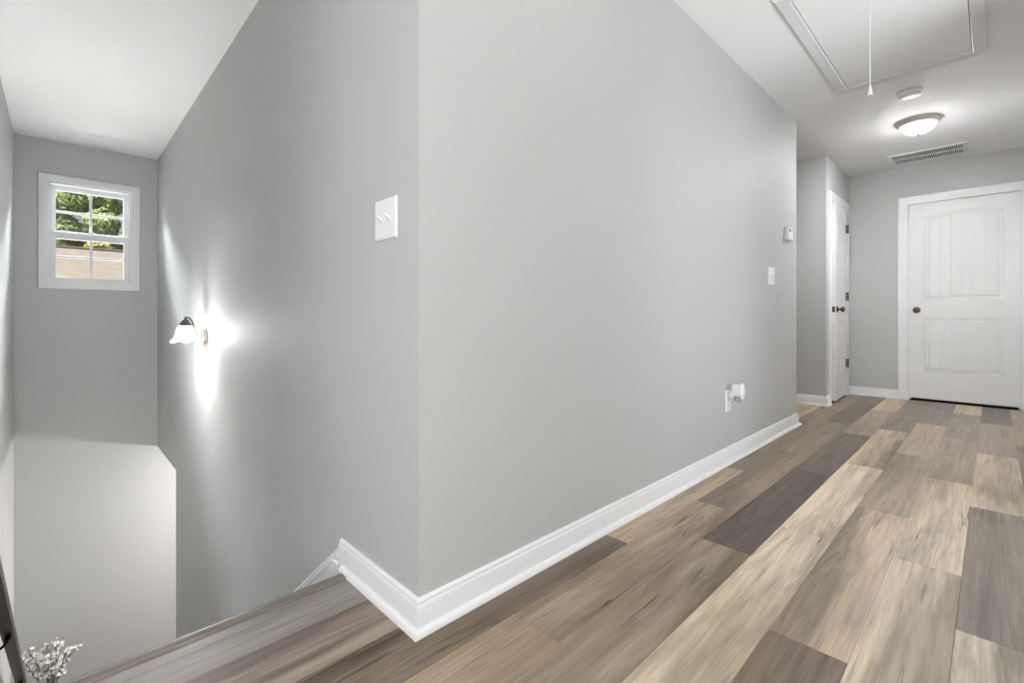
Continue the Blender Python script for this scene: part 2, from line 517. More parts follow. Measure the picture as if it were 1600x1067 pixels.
# (column, y at plank middle) -> tone
TONE = [
    # col, ymid, srgb, second, grad, crack
    (-3, -0.4, (142, 134, 126), 0.78, 0.3, 0.1),
    (-2, -0.3, (108, 95, 84), 2.2, 1.5, 0.1),
    (-1, 0.2, (122, 104, 85), 0.52, -0.3, 0.7),
    (-1, 1.4, (178, 154, 124), 0.80, 0.2, 0.2),
    (-1, 2.6, (128, 110, 90), 0.80, 0.1, 0.2),
    (-1, 3.9, (132, 115, 97), 0.85, 0.0, 0.2),
    (-1, 5.1, (138, 121, 102), 0.85, 0.0, 0.2),
    (-2, 3.9, (168, 146, 112), 0.9, 0.0, 0.1),
    (-2, 4.4, (176, 153, 116), 0.9, 0.0, 0.1),
    (-3, 4.2, (176, 153, 116), 0.9, 0.0, 0.1),
    (0, -0.4, (164, 141, 114), 0.74, 0.4, 0.3),
    (0, 0.85, (164, 142, 115), 0.52, 0.6, 1.0),
    (0, 2.0, (116, 100, 82), 1.60, 1.3, 0.5),
    (0, 3.2, (136, 118, 98), 0.84, 0.1, 0.2),
    (0, 4.5, (106, 93, 78), 0.86, 0.0, 0.1),
    (0, 5.5, (112, 98, 82), 0.86, 0.0, 0.1),
    (1, -0.7, (150, 129, 104), 0.7, 0.2, 0.5),
    (1, 0.5, (152, 132, 108), 0.58, 0.6, 0.9),
    (1, 1.7, (98, 84, 70), 0.70, -0.3, 0.4),
    (1, 2.9, (106, 92, 77), 0.80, 0.2, 0.3),
    (1, 4.1, (156, 138, 116), 0.84, 0.1, 0.2),
    (1, 5.2, (184, 163, 128), 0.72, 1.2, 0.1),
    (2, -0.4, (212, 191, 160), 0.60, 0.9, 1.0),
    (2, 0.85, (212, 191, 160), 0.60, 0.9, 1.0),
    (2, 2.0, (212, 191, 160), 0.60, 0.9, 1.0),
    (2, 3.2, (190, 169, 137), 0.45, 1.6, 0.3),
    (2, 4.5, (122, 110, 97), 0.88, 0.0, 0.1),
    (2, 5.5, (122, 110, 97), 0.88, 0.0, 0.1),
    (3, 0.1, (124, 106, 87), 0.62, 0.6, 0.4),
    (3, 1.3, (136, 118, 98), 2.0, 1.6, 0.7),
    (3, 2.5, (138, 122, 102), 1.45, 0.7, 0.4),
    (3, 3.7, (172, 154, 131), 0.84, 0.1, 0.2),
    (3, 4.9, (126, 115, 103), 0.90, 0.2, 0.1),
    (4, 0.2, (160, 142, 120), 0.82, -0.3, 0.2),
    (4, 0.85, (198, 178, 149), 0.50, 1.3, 0.6),
    (4, 2.0, (170, 153, 129), 1.40, 1.0, 1.0),
    (4, 3.2, (158, 142, 123), 0.82, 0.0, 0.2),
    (4, 4.5, (140, 128, 114), 0.88, 0.0, 0.1),
    (4, 5.4, (186, 168, 138), 0.88, 0.0, 0.1),
    (5, 0.5, (188, 174, 152), 0.48, 1.2, 0.2),
    (5, 1.7, (126, 112, 97), 1.40, 0.6, 0.3),
    (5, 2.9, (194, 175, 148), 0.62, 0.9, 0.9),
    (5, 4.1, (150, 136, 120), 0.88, 0.0, 0.1),
    (5, 5.3, (104, 96, 88), 0.9, 0.0, 0.1),
    (6, 5.4, (168, 152, 130), 0.85, 0.0, 0.1),
    (6, 4.5, (150, 134, 115), 0.85, 0.0, 0.1),
    (6, 3.2, (136, 121, 105), 0.85, 0.0, 0.1),
]
PAL = [(150, 131, 108), (122, 106, 90), (186, 166, 138), (140, 126, 110), (168, 148, 122)]

def plank(x0, x1, y0, y1, top=0.0):
    b, t = 0.0012, 0.008
    g = 0.00025
    x0 += g; x1 -= g; y0 += g; y1 -= g
    v = [(x0, y0, top - t), (x1, y0, top - t), (x1, y1, top - t), (x0, y1, top - t),
         (x0, y0, top - b * 0.6), (x1, y0, top - b * 0.6), (x1, y1, top - b * 0.6), (x0, y1, top - b * 0.6),
         (x0 + b, y0 + b, top), (x1 - b, y0 + b, top), (x1 - b, y1 - b, top), (x0 + b, y1 - b, top)]
    f = [(3, 2, 1, 0)] + [(i, (i + 1) % 4, 4 + (i + 1) % 4, 4 + i) for i in range(4)] \
        + [(4 + i, 4 + (i + 1) % 4, 8 + (i + 1) % 4, 8 + i) for i in range(4)] + [(8, 9, 10, 11)]
    return mk('plank', v, f, M_WOOD, floor, fix=False)

def lay(col, ylo, yhi, xlo=-9, xhi=9):
    x0 = max(SEAM0 + col * PW, xlo)
    x1 = min(SEAM0 + (col + 1) * PW, xhi)
    if x1 - x0 < 0.01:
        return
    j = JOINT[col]
    k = math.floor((ylo - j) / PLEN)
    while j + k * PLEN < yhi:
        a, b = j + k * PLEN, j + (k + 1) * PLEN
        best = None
        for c, ym, rgb, sec, gr, cr in TONE:
            if c == col and a <= ym < b:
                best = (rgb, sec, gr, cr)
        if best is None:
            best = (PAL[RNG.randrange(len(PAL))], 0.8, 0.0, 0.3)
        a2, b2 = max(a, ylo), min(b, yhi)
        if b2 - a2 > 0.01:
            o = plank(x0, x1, a2, b2)
            wood(o, best[0], best[1], best[2], best[3], seed=(col * 17.31 + k * 5.77) % 300 + 3)
        k += 1

for c in (-3, -2):
    lay(c, YB, 0.02, xlo=-0.389)
    lay(c, YH - 0.01, YC + 0.01)
for c in (-5, -4):
    lay(c, YH - 0.01, YC + 0.01)
lay(-1, YB, YF + 0.1)
for c in range(0, 8):
    lay(c, YB, YF + 0.1, xhi=XR)

# ------------------------------------------------------------------ stairs
RISE, RUN, NX = 0.195, 0.25, -0.44
stairs = thing('staircase', (-2.2, -0.5, ZL), 'straight staircase going down between the grey stairwell walls', 'stairs', kind='structure')
nose = MB().prism([(NX, -0.018), (NX + 0.004, -0.004), (NX + 0.012, 0.004), (NX + 0.024, 0.0065), (NX + 0.046, 0.0055), (NX + 0.0505, 0.0005), (NX + 0.0505, -0.022), (NX + 0.01, -0.024)],
                  'y', WY, -0.0275).build('nosing', M_WOOD, stairs, auto=50)
wood(nose, (126, 116, 106), 0.82, 0, 0.1)
for i in range(15):
    z1 = -i * RISE - (0.024 if i == 0 else 0.03)
    MB().box(NX + 0.02 - i * RUN - 0.018, NX + 0.02 - i * RUN, WY, -0.016, -(i + 1) * RISE, z1).build('riser', M_TRIM, stairs)
    if i < 14:
        zt = -(i + 1) * RISE
        x1 = NX + 0.02 - i * RUN - 0.018
        tr = MB().cbox(x1 - RUN - 0.005, x1, WY, -0.016, zt - 0.03, zt, 0.006).build('tread', M_WOOD, stairs)
        wood(tr, (132, 118, 104), 0.8, 0, 0.2)

# ------------------------------------------------------------------ baseboards and trim
HB = 0.0945
BASE = [(0, 0), (0.014, 0), (0.014, 0.073), (0.0125, 0.0765), (0.0095, 0.080), (0.009, 0.0835), (0.0105, 0.0855), (0.0095, 0.0895), (0.006, HB - 0.0012), (0.002, HB), (0, HB)]
SHOE = [(0.012, 0)] + [(0.0135 + 0.0165 * math.cos(a), 0.019 * math.sin(a)) for a in [math.pi / 2 * k / 6 for k in range(7)]] + [(0.012, 0.019)]

def baseboard(name, path, label, shoe=None):
    b = struct(name, MB().sweep(BASE, path), M_TRIM, label, 'baseboard', auto=40)
    MB().sweep(SHOE, shoe or path).build('shoe_moulding', M_TRIM, b, auto=50)
    return b
baseboard('baseboard_hall', [(-0.487, 0.0), (0, 0), (0, YH), (-3.1, YH)], 'white moulded baseboard running round the hall wall corner',
          [(-0.452, 0.0), (0, 0), (0, YH), (-3.1, YH)])
baseboard('baseboard_closet', [(-3.1, YC), (XC, YC), (XC, 4.745)], 'white baseboard on the closet corner')
baseboard('baseboard_end', [(XC, YF), (0.406, YF)], 'short white baseboard left of the wide door')
baseboard('baseboard_right', [(XR, YF), (XR, 2.35)], 'white baseboard along the right hall wall')
# skirt board following the stairs
SL = RISE / RUN
def zs(x, off): return off + SL * (x + 0.504)
sk = struct('baseboard_stairs', MB().prism([(-0.487, zs(-0.487, 0.040)), (-0.487, -0.03), (-0.46, -0.06), (-0.46, -0.40), (XH, zs(XH, -0.26)), (XH, zs(XH, 0.040))], 'y', -0.013, 0.0),
            M_TRIM, 'white sloping skirt board along the stairs', 'baseboard')
prof = [(0.0, 0.020), (-0.0165, 0.020), (-0.0185, 0.028), (-0.0125, 0.034), (-0.0115, 0.041), (-0.0150, 0.046), (-0.009, 0.055), (0.0, 0.058)]
v, f = [], []
for x in (-0.487, XH):
    for yo, zo in prof:
        v.append((x, yo, zs(x, zo)))
n = len(prof)
f = [(i, (i + 1) % n, n + (i + 1) % n, n + i) for i in range(n)] + [tuple(range(n)), tuple(range(n, 2 * n))]
mk('cap_moulding', v, f, M_TRIM, sk, auto=40)
v = []
for x in (-0.487, -0.535):
    zc = 0.006
    for yo, zo in [(-0.012, 0), (-0.020, 0.0), (-0.020, 0.006), (-0.012, 0.009)]:
        v.append((x, yo, zc + zo + (0.0 if x > -0.5 else -0.004)))
mk('return_moulding', v, [(0, 1, 2, 3), (4, 5, 6, 7), (0, 1, 5, 4), (1, 2, 6, 5), (2, 3, 7, 6), (3, 0, 4, 7)], M_TRIM, sk)

# ------------------------------------------------------------------ window
win = thing('window_1', (LX, -0.49, 1.10), 'small white sash window with eight panes high in the stairwell', 'window', kind='structure')
def picture(prof_t, y0, y1, z0, z1, name, parent, m=M_TRIM, xs=LX):
    """moulding frame on the window wall: profile (outwards from inner edge, proud)"""
    return MB().sweep([(-a, b) for a, b in prof_t], [(y0, z0), (y1, z0), (y1, z1), (y0, z1)], closed=True,
                      frame=lambda q: Vector((xs + q.z, q.x, q.y))).build(name, m, parent, auto=35)
# travel counter-clockwise seen from +x with y right: right side of travel is outside
CAS = [(0.0, 0.0), (0.0, 0.012), (0.006, 0.015), (0.012, 0.0165), (0.060, 0.018), (0.064, 0.016), (0.066, 0.010), (0.066, 0.0)]
picture([(-a, b) for a, b in CAS], WY0, WY1, WZ0, WZ1, 'casing', win)
jm = MB()
for (a0, a1, b0, b1) in ((WY0 - 0.0, WY0 + 0.012, WZ0, WZ1), (WY1 - 0.012, WY1, WZ0, WZ1), (WY0, WY1, WZ0, WZ0 + 0.012), (WY0, WY1, WZ1 - 0.012, WZ1)):
    jm.box(LX - T - 0.01, LX + 0.002, a0, a1, b0, b1)
jm.build('jamb', M_TRIM, win)
def sash(name, y0, y1, z0, z1, ys, zs_, x, bot=0.03, top=0.03):
    """frame outline y0..z1; glass rows between ys and zs_ ; muntins between"""
    fr = MB()
    fr.cbox(x - 0.015, x + 0.015, y0, ys[0][0], z0, z1, 0.003)
    fr.cbox(x - 0.015, x + 0.015, ys[1][1], y1, z0, z1, 0.003)
    fr.cbox(x - 0.0148, x + 0.0148, ys[0][0] - 0.004, ys[1][1] + 0.004, z0, zs_[0][0], 0.003)
    fr.cbox(x - 0.0148, x + 0.0148, ys[0][0] - 0.004, ys[1][1] + 0.004, zs_[1][1], z1, 0.003)
    s = fr.build(name, M_TRIM, win)
    MB().cbox(x - 0.006, x + 0.010, ys[0][1], ys[1][0], zs_[0][0] - 0.002, zs_[1][1] + 0.002, 0.003).build('muntin', M_TRIM, s)
    for a, b in ys:
        MB().cbox(x - 0.0058, x + 0.0098, a - 0.002, b + 0.002, zs_[0][1], zs_[1][0], 0.003).build('muntin', M_TRIM, s)
    for a, b in ys:
        for c, d in zs_:
            MB().box(x - 0.003, x + 0.001, a - 0.004, b + 0.004, c - 0.004, d + 0.004).build('pane', M_GLASS, s)
    return s
YS = ((-0.729, -0.503), (-0.482, -0.257))
up = sash('upper_sash', WY0 + 0.012, WY1 - 0.012, 1.600, WZ1 - 0.012, YS, ((1.650, 1.814), (1.834, 2.017)), LX - 0.092)
lo = sash('lower_sash', WY0 + 0.012, WY1 - 0.012, WZ0 + 0.012, 1.640, YS, ((1.227, 1.405), (1.424, 1.575)), LX - 0.058)
MB().cbox(LX - 0.075, LX - 0.035, -0.52, -0.465, 1.640, 1.652, 0.003).build('sash_lock', M_PLAST2, lo)
# loft window behind the camera: frame only
w2 = thing('window_2', (0.55, YB, 0.6), 'wide white framed loft window in the back wall', 'window', kind='structure')
fr = MB()
for a0, a1, b0, b1 in ((-0.52, -0.45, 0.58, 2.12), (1.55, 1.62, 0.58, 2.12), (-0.45, 1.55, 0.58, 0.65), (-0.45, 1.55, 2.05, 2.12)):
    fr.cbox(a0, a1, YB, YB + 0.018, b0, b1, 0.003)
fr.cbox(0.53, 0.57, YB - 0.07, YB - 0.03, 0.65, 2.05, 0.003)
fr.build('casing', M_TRIM, w2)

# ------------------------------------------------------------------ doors
def door_slab(parent, place, w, h, pl, pr_, zlo, zup, arch, boards, fw=0.0):
    """moulded two panel door slab. local u across, z up, d out of the face. place(u, z, d) -> world"""
    th = 0.035
    NA = 18
    up0, up1, lo0, lo1 = zup[0], zup[1], zlo[0], zlo[1]
    def topz(u, inset, base):
        s_ = (u - pl) / (pr_ - pl)
        return base - inset + arch * (1 - (2 * s_ - 1) ** 2)
    def loop(inset, z0, z1, arched):
        a, b = pl + inset, pr_ - inset
        pts = [(a, z0 + inset), (b, z0 + inset)]
        for k in range(NA + 1):
            u = b + (a - b) * k / NA
            pts.append((u, topz(u, inset, z1) if arched else z1 - inset))
        return pts
    mb = MB()
    # face ring pieces
    def quad(pts, d=0.0):
        mb.add([place(u, z, d) for u, z in pts], [tuple(range(len(pts)))])
    quad([(0, 0), (pl, 0), (pl, h), (0, h)])
    quad([(pr_, 0), (w, 0), (w, h), (pr_, h)])
    quad([(pl, 0), (pr_, 0), (pr_, lo0), (pl, lo0)])
    quad([(pl, lo1), (pr_, lo1), (pr_, up0), (pl, up0)])
    for k in range(NA):
        u0, u1 = pl + (pr_ - pl) * k / NA, pl + (pr_ - pl) * (k + 1) / NA
        quad([(u0, topz(u0, 0, up1)), (u1, topz(u1, 0, up1)), (u1, h), (u0, h)])
    # moulded slopes
    for z0, z1, ar in ((up0, up1, True), (lo0, lo1, False)):
        rings = [(0.0, 0.0), (0.004, -0.005), (0.012, -0.0085), (0.026, -0.0085), (0.036, -0.003), (0.040, -0.0055)]
        L_ = [[place(u, z, d) for u, z in loop(i, z0, z1, ar)] for i, d in rings]
        n_ = len(L_[0])
        for a, b in zip(L_, L_[1:]):
            mb.add(a + b, [(i, (i + 1) % n_, n_ + (i + 1) % n_, n_ + i) for i in range(n_)])
        mb.add(L_[-1], [tuple(range(n_))])
    # sides and back
    B = [place(u, z, d) for d in (0, -th) for u, z in ((0, 0), (w, 0), (w, h), (0, h))]
    mb.add(B, [(0, 1, 5, 4), (1, 2, 6, 5), (2, 3, 7, 6), (3, 0, 4, 7), (4, 5, 6, 7)])
    slab = mb.build('slab', M_DOOR, parent, fix=False)
    bm = bmesh.new(); bm.from_mesh(slab.data)
    bmesh.ops.remove_doubles(bm, verts=bm.verts, dist=1e-5)
    bmesh.ops.recalc_face_normals(bm, faces=bm.faces)
    bm.to_mesh(slab.data); bm.free()
    for p_ in slab.data.polygons: p_.use_smooth = True
    slab.data.set_sharp_from_angle(angle=math.radians(25))
    # the tongue-and-groove boards of each field
    ins = 0.040
    a, b = pl + ins, pr_ - ins
    bw = (b - a) / boards
    for z0, z1, ar in ((up0, up1, True), (lo0, lo1, False)):
        for k in range(boards):
            u0, u1 = a + k * bw + 0.0006, a + (k + 1) * bw - 0.0006
            c = 0.0035
            tz = (lambda u: topz(u, ins, z1)) if ar else (lambda u: z1 - ins)
            us = [u0, u0 + c, (u0 + u1) / 2, u1 - c, u1]
            ds = [-0.0055, -0.0028, -0.0028, -0.0028, -0.0055]
            v_ = [place(u, z0 + ins + 0.0005, d) for u, d in zip(us, ds)] + [place(u, tz(u) - 0.0005, d) for u, d in zip(us, ds)]
            f_ = [(i, i + 1, 6 + i, 5 + i) for i in range(4)] + [(4, 3, 2, 1, 0), (5, 6, 7, 8, 9), (0, 5, 9, 4)]
            mk('board', v_, f_, M_DOOR, slab)
    return slab

KNOB = [(0.0, 0.0), (0.031, 0.0), (0.032, 0.004), (0.029, 0.009), (0.018, 0.012), (0.011, 0.016), (0.0095, 0.026), (0.012, 0.033), (0.021, 0.037),
        (0.0265, 0.044), (0.0275, 0.051), (0.025, 0.058), (0.018, 0.063), (0.008, 0.065), (0.0, 0.065)]
DCAS = [(0.0, 0.0), (0.0, 0.010), (0.006, 0.0125), (0.018, 0.0125), (0.030, 0.015), (0.050, 0.0175), (0.066, 0.019), (0.074, 0.0165), (0.080, 0.012), (0.080, 0.0)]

# the wide door in the end wall
d1 = thing('door_1', (0.885, YF, 0), 'wide white two panel door with arched top panel in the end wall', 'door', kind='structure')
door_slab(d1, lambda u, z, d: Vector((0.4885 + u, YF + 0.012 - d, 0.024 + z)), 0.7925, 2.016, 0.122, 0.684, (0.278, 0.825), (1.018, 1.862), 0.050, 6)
MB().lathe(KNOB, (0.549, YF + 0.012, 0.938), '-y', 28).build('knob', M_BRONZE, d1, smooth=True)
CX0, CX1, CZ = 0.482, 1.286, 2.043
path = [(CX0, 0.0), (CX0, CZ), (CX1, CZ), (CX1, 0.0)]
# clockwise seen from the hall: outside of the opening is on the left of travel
MB().sweep([(-a, b) for a, b in DCAS], path, frame=lambda q: Vector((q.x, YF - q.z, q.y))).build('casing', M_TRIM, d1, auto=35)
MB().box(0.4855, 0.4880, YF - 0.001, YF + T, 0, 2.0445).box(1.2815, 1.284, YF - 0.001, YF + T, 0, 2.0445).box(0.4855, 1.284, YF - 0.001, YF + T, 2.0422, 2.0445)\
    .box(0.488, 0.500, YF + 0.05, YF + 0.09, 0, 2.043).box(1.2695, 1.2815, YF + 0.05, YF + 0.09, 0, 2.043).box(0.488, 1.2815, YF + 0.05, YF + 0.09, 2.03, 2.043).build('jamb', M_TRIM, d1)
MB().box(0.486, 1.284, YF + 0.008, YF + 0.11, -0.007, 0.0012).build('gap_shade', M_DARK, d1)  # dark strip painted in for the shade under the door

# the narrow closet door, a hand's width ajar
d2 = thing('door_2', (XC, 5.18, 0), 'narrow white closet door slightly ajar beside the closet corner', 'door', kind='structure')
HY, AJ = 5.497, math.radians(2.3)
WD = 0.615
def place2(u, z, d):
    # u = 0 at the latch edge
    r = WD - u
    hx, hy = XC + 0.006, HY
    return Vector((hx + r * math.sin(AJ) + d * math.cos(AJ), hy - r * math.cos(AJ) + d * math.sin(AJ), 0.022 + z))
sl2 = door_slab(d2, place2, WD, 2.018, 0.115, WD - 0.115, (0.278, 0.825), (1.018, 1.862), 0.045, 4)
kb = MB().lathe(KNOB, (0, 0, 0), 'x', 24)
base = place2(0.068, 0.921, 0.0)
R_ = Matrix.Rotation(AJ, 3, 'Z')
kb.v = [tuple(base + R_ @ Vector(p_)) for p_ in kb.v]
kb.build('knob', M_BRONZE, d2, smooth=True)
lt = MB()
for u0, u1, z0, z1, d0, d1_ in ((-0.0012, 0.0008, 0.893, 0.950, -0.030, -0.005),):
    v8 = [place2(u, z, d) for u in (u0, u1) for z in (z0, z1) for d in (d0, d1_)]
    lt.add(v8, [(0, 1, 3, 2), (4, 6, 7, 5), (0, 4, 5, 1), (2, 3, 7, 6), (0, 2, 6, 4), (1, 5, 7, 3)])
lt.build('latch_plate', M_HINGE, d2)
for zc in (1.83, 1.09, 0.36):
    h = MB().lathe([(0.0, -0.046), (0.0075, -0.046), (0.0075, 0.046), (0.0, 0.046)], (XC + 0.022, HY + 0.006, zc), 'z', 12)
    h.box(XC + 0.006, XC + 0.0125, HY - 0.028, HY + 0.004, zc - 0.044, zc + 0.044)
    h.build('hinge', M_HINGE, d2)
c0, c1 = 4.826, 5.522
path = [(c0, 0.0), (c0, CZ), (c1, CZ), (c1, 0.0)]
MB().sweep([(-a, b) for a, b in DCAS], path, frame=lambda q: Vector((XC + q.z, q.x, q.y))).build('casing', M_TRIM, d2, auto=35)
MB().box(XC - T, XC + 0.001, 4.8305, 4.868, 0, 2.049).box(XC - T, XC + 0.001, 5.505, 5.5295, 0, 2.049).box(XC - T, XC + 0.001, 4.868, 5.505, 2.0435, 2.049).build('jamb', M_TRIM, d2)
MB().box(XC - T, XC - 0.004, 4.868, 5.505, -0.007, 0.0006).build('gap_shade', M_DARK, d2)  # dark sheet standing in for shade in the gap below the closet door

# ------------------------------------------------------------------ attic hatch
hatch = thing('attic_hatch', (0.713, 2.525, CEIL), 'white moulded attic access hatch with pull cord set in the hall ceiling', 'hatch')
hx0, hx1, hy0, hy1 = 0.408, 1.020, 1.885, 3.150
HPR = [(0.0, 0.0), (0.0, -0.012), (0.005, -0.016), (0.016, -0.012), (0.026, -0.013), (0.036, -0.018), (0.054, -0.020), (0.061, -0.016), (0.065, -0.010), (0.065, 0.0)]
# travel so that outside lies to the right: clockwise from above
MB().sweep(HPR, [(hx0, hy0), (hx1, hy0), (hx1, hy1), (hx0, hy1)], closed=True, z=CEIL).build('frame', M_TRIM, hatch, auto=35)
MB().box(hx0 + 0.003, hx1 - 0.003, hy0 + 0.003, hy1 - 0.003, CEIL - 0.007, CEIL - 0.001).build('panel', M_CEIL, hatch)
MB().box(hx0, hx1, hy0, hy1, CEIL - 0.0012, CEIL - 0.0002).build('gap', M_SLOT, hatch)
for sx, sy in ((0.52, 2.35), (0.50, 1.98), (0.70, 3.09), (0.85, 3.09)):
    MB().lathe([(0.006, 0.0068), (0.006, 0.0085), (0.004, 0.0098), (0, 0.0098)], (sx, sy, CEIL), '-z', 12).build('screw', M_PLAST, hatch)
cord = MB().tube([(0.712, 1.955, CEIL - 0.006), (0.7125, 1.956, 2.25), (0.711, 1.957, 2.1), (0.712, 1.955, 1.925)], 0.0022, 6).build('pull_cord', M_PLAST, hatch)
MB().lathe([(0.0, 1.930), (0.004, 1.928), (0.005, 1.920), (0.008, 1.898), (0.0105, 1.886), (0.009, 1.8845), (0.0, 1.8845)], (0.712, 1.955, 0), 'z', 14).build('tassel', M_PLAST, cord, auto=40)

# ------------------------------------------------------------------ smoke alarm, lamp, vent on the ceiling
sm = thing('smoke_alarm', (0.700, 3.535, CEIL), 'round white smoke alarm on the ceiling between hatch and lamp', 'smoke alarm')
MB().lathe([(0.0, 0.0), (0.070, 0.0), (0.070, 0.008), (0.067, 0.011), (0.0, 0.011)], (0.700, 3.535, CEIL), '-z', 36).build('base', M_PLAST2, sm, auto=40)
MB().lathe([(0.062, 0.011), (0.0635, 0.014), (0.0655, 0.020), (0.0655, 0.028), (0.061, 0.035), (0.05, 0.0385), (0.03, 0.040), (0.0, 0.040)], (0.700, 3.535, CEIL), '-z', 36).build('cover', M_PLAST, sm, auto=40)
sl = MB()
for k in range(18):
    a = 2 * math.pi * k / 18
    cx, cy = 0.700 + 0.0657 * math.cos(a), 3.535 + 0.0657 * math.sin(a)
    sl.box(cx - 0.004, cx + 0.004, cy - 0.004, cy + 0.004, CEIL - 0.0125, CEIL - 0.0105)
tag(sl.build('vent_slots', M_PLAST2, sm), kind='stuff')
MB().lathe([(0.008, 0.0398), (0.008, 0.0415), (0, 0.042)], (0.672, 3.525, CEIL), '-z', 14).build('test_button', M_PLAST2, sm)

cl = thing('ceiling_lamp', (0.685, 4.238, CEIL), 'lit frosted dome lamp with nickel rim on the hall ceiling', 'lamp')
LC = (0.685, 4.238, CEIL)
MB().lathe([(0.0, 0.0), (0.142, 0.0), (0.145, 0.006), (0.142, 0.014), (0.132, 0.026), (0.122, 0.034), (0.116, 0.036), (0.116, 0.030), (0.0, 0.030)], LC, '-z', 48).build('rim', M_RIM, cl, auto=30)
MB().lathe([(0.1155, 0.033), (0.113, 0.044), (0.104, 0.058), (0.089, 0.075), (0.067, 0.089), (0.040, 0.098), (0.015, 0.102), (0.0, 0.1025)], LC, '-z', 48).build('glass_bowl', M_GLOW, cl, smooth=True)
MB().lathe([(0.0, 0.101), (0.014, 0.101), (0.015, 0.105), (0.010, 0.109), (0.007, 0.114), (0.0, 0.116)], LC, '-z', 18).build('finial', M_NICK, cl, smooth=True)

vt = thing('ceiling_vent', (0.66, 5.32, CEIL), 'white rectangular ceiling vent grille above the wide door', 'vent')
vx0, vx1, vy0, vy1 = 0.408, 0.914, 5.155, 5.478
VPR = [(0.0, 0.0), (0.0, -0.006), (0.004, -0.009), (0.022, -0.008), (0.032, -0.003), (0.034, 0.0)]
MB().sweep(VPR, [(vx0, vy0), (vx1, vy0), (vx1, vy1), (vx0, vy1)], closed=True, z=CEIL).build('frame', M_PLAST, vt, auto=35)
MB().box(vx0, vx1, vy0, vy1, CEIL - 0.0012, CEIL - 0.0002).build('duct_shade', M_DARK, vt)  # flat dark sheet painted in for the unlit hollow behind the louvres
ym = (vy0 + vy1) / 2
MB().box(vx0, vx1, ym - 0.010, ym + 0.010, CEIL - 0.008, CEIL - 0.001).build('cross_bar', M_PLAST, vt)
gr = MB()
NS = 36
for k in range(NS):
    x = vx0 + (vx1 - vx0) * (k + 0.5) / NS
    for a, b in ((vy0, ym - 0.010), (ym + 0.010, vy1)):
        gr.box(x - 0.0034, x + 0.0034, a, b, CEIL - 0.0075, CEIL - 0.0015)
tag(gr.build('louvres', M_PLAST, vt), kind='stuff')

# ------------------------------------------------------------------ switch plates, thermostat, outlet
def on_wall(axis):
    """(u along wall, z, d out of wall) -> world"""
    if axis == 'stair':
        return lambda u, z, d: Vector((u, -d, z))
    return lambda u, z, d: Vector((d, u, z))

def wbox(pl, u0, u1, z0, z1, d0, d1_, b=0.0, tilt=0.0):
    mb = MB()
    if b: mb.cbox(u0, u1, z0, z1, d0, d1_, b)
    else: mb.box(u0, u1, z0, z1, d0, d1_)
    mb.v = [tuple(pl(u, z + tilt * (d - d0), d)) for u, z, d in mb.v]
    return mb

def plate(pl, u0, u1, z0, z1):
    b = 0.0035
    mb = MB()
    v_ = [(u0, z0, 0), (u1, z0, 0), (u1, z1, 0), (u0, z1, 0)] + [(u0, z0, 0.003), (u1, z0, 0.003), (u1, z1, 0.003), (u0, z1, 0.003)]
    v_ += [(u0 + b, z0 + b, 0.0068), (u1 - b, z0 + b, 0.0068), (u1 - b, z1 - b, 0.0068), (u0 + b, z1 - b, 0.0068)]
    f_ = [(i, (i + 1) % 4, 4 + (i + 1) % 4, 4 + i) for i in range(4)] + [(4 + i, 4 + (i + 1) % 4, 8 + (i + 1) % 4, 8 + i) for i in range(4)] + [(8, 9, 10, 11), (3, 2, 1, 0)]
    mb.add([pl(*p_) for p_ in v_], f_)
    return mb

def disc(pl, u, z, d, r, h, n=12):
    mb = MB()
    v_ = [(u + r * math.cos(2 * math.pi * k / n), z + r * math.sin(2 * math.pi * k / n), dd) for dd in (d, d + h) for k in range(n)]
    mb.add([pl(*p_) for p_ in v_], [tuple(range(n)), tuple(range(n, 2 * n))] + [(k, (k + 1) % n, n + (k + 1) % n, n + k) for k in range(n)])
    return mb

def toggle(pl, u, z, parent, up=True):
    wbox(pl, u - 0.0055, u + 0.0055, z - 0.013, z + 0.013, 0.006, 0.0072).build('toggle_slot', M_PLAST2, parent)
    s_ = 1 if up else -1
    v_ = [(u - 0.0042, z + s_ * 0.001 - 0.005, 0.006), (u + 0.0042, z + s_ * 0.001 - 0.005, 0.006), (u + 0.0042, z + s_ * 0.001 + 0.006, 0.006), (u - 0.0042, z + s_ * 0.001 + 0.006, 0.006)]
    v_ += [(u - 0.0034, z + s_ * 0.0105 - 0.0035, 0.021), (u + 0.0034, z + s_ * 0.0105 - 0.0035, 0.021), (u + 0.0034, z + s_ * 0.0105 + 0.003, 0.021), (u - 0.0034, z + s_ * 0.0105 + 0.003, 0.021)]
    MB().add([pl(*p_) for p_ in v_], [(0, 1, 2, 3), (4, 5, 6, 7), (0, 1, 5, 4), (1, 2, 6, 5), (2, 3, 7, 6), (3, 0, 4, 7)]).build('toggle', M_PLAST, parent)

def switch(name, pl, uc, zc, w, h, label, wl, ups):
    t = thing(name, pl(uc, zc - h / 2, 0), label, 'light switch')
    plate(pl, uc - w / 2, uc + w / 2, zc - h / 2, zc + h / 2).build('plate', M_PLAST, t)
    for s_, u_ in ((-1, ups[0]), (1, ups[1])):
        toggle(pl, uc + s_ * 0.023, zc, t, u_)
        for q in (-1, 1):
            disc(pl, uc + s_ * 0.023, zc + q * 0.031, 0.0062, 0.0033, 0.0012).build('screw', M_PLAST2, t)
    return t
PS, PH = on_wall('stair'), on_wall('hall')
switch('light_switch', PS, -0.1755, 1.165, 0.125, 0.1235, 'white double toggle switch plate on the stairwell wall by the corner', 'stair', (True, True))
switch('light_switch', PH, 2.933, 1.157, 0.125, 0.127, 'white double toggle switch plate on the long hall wall below the thermostat', 'hall', (False, True))

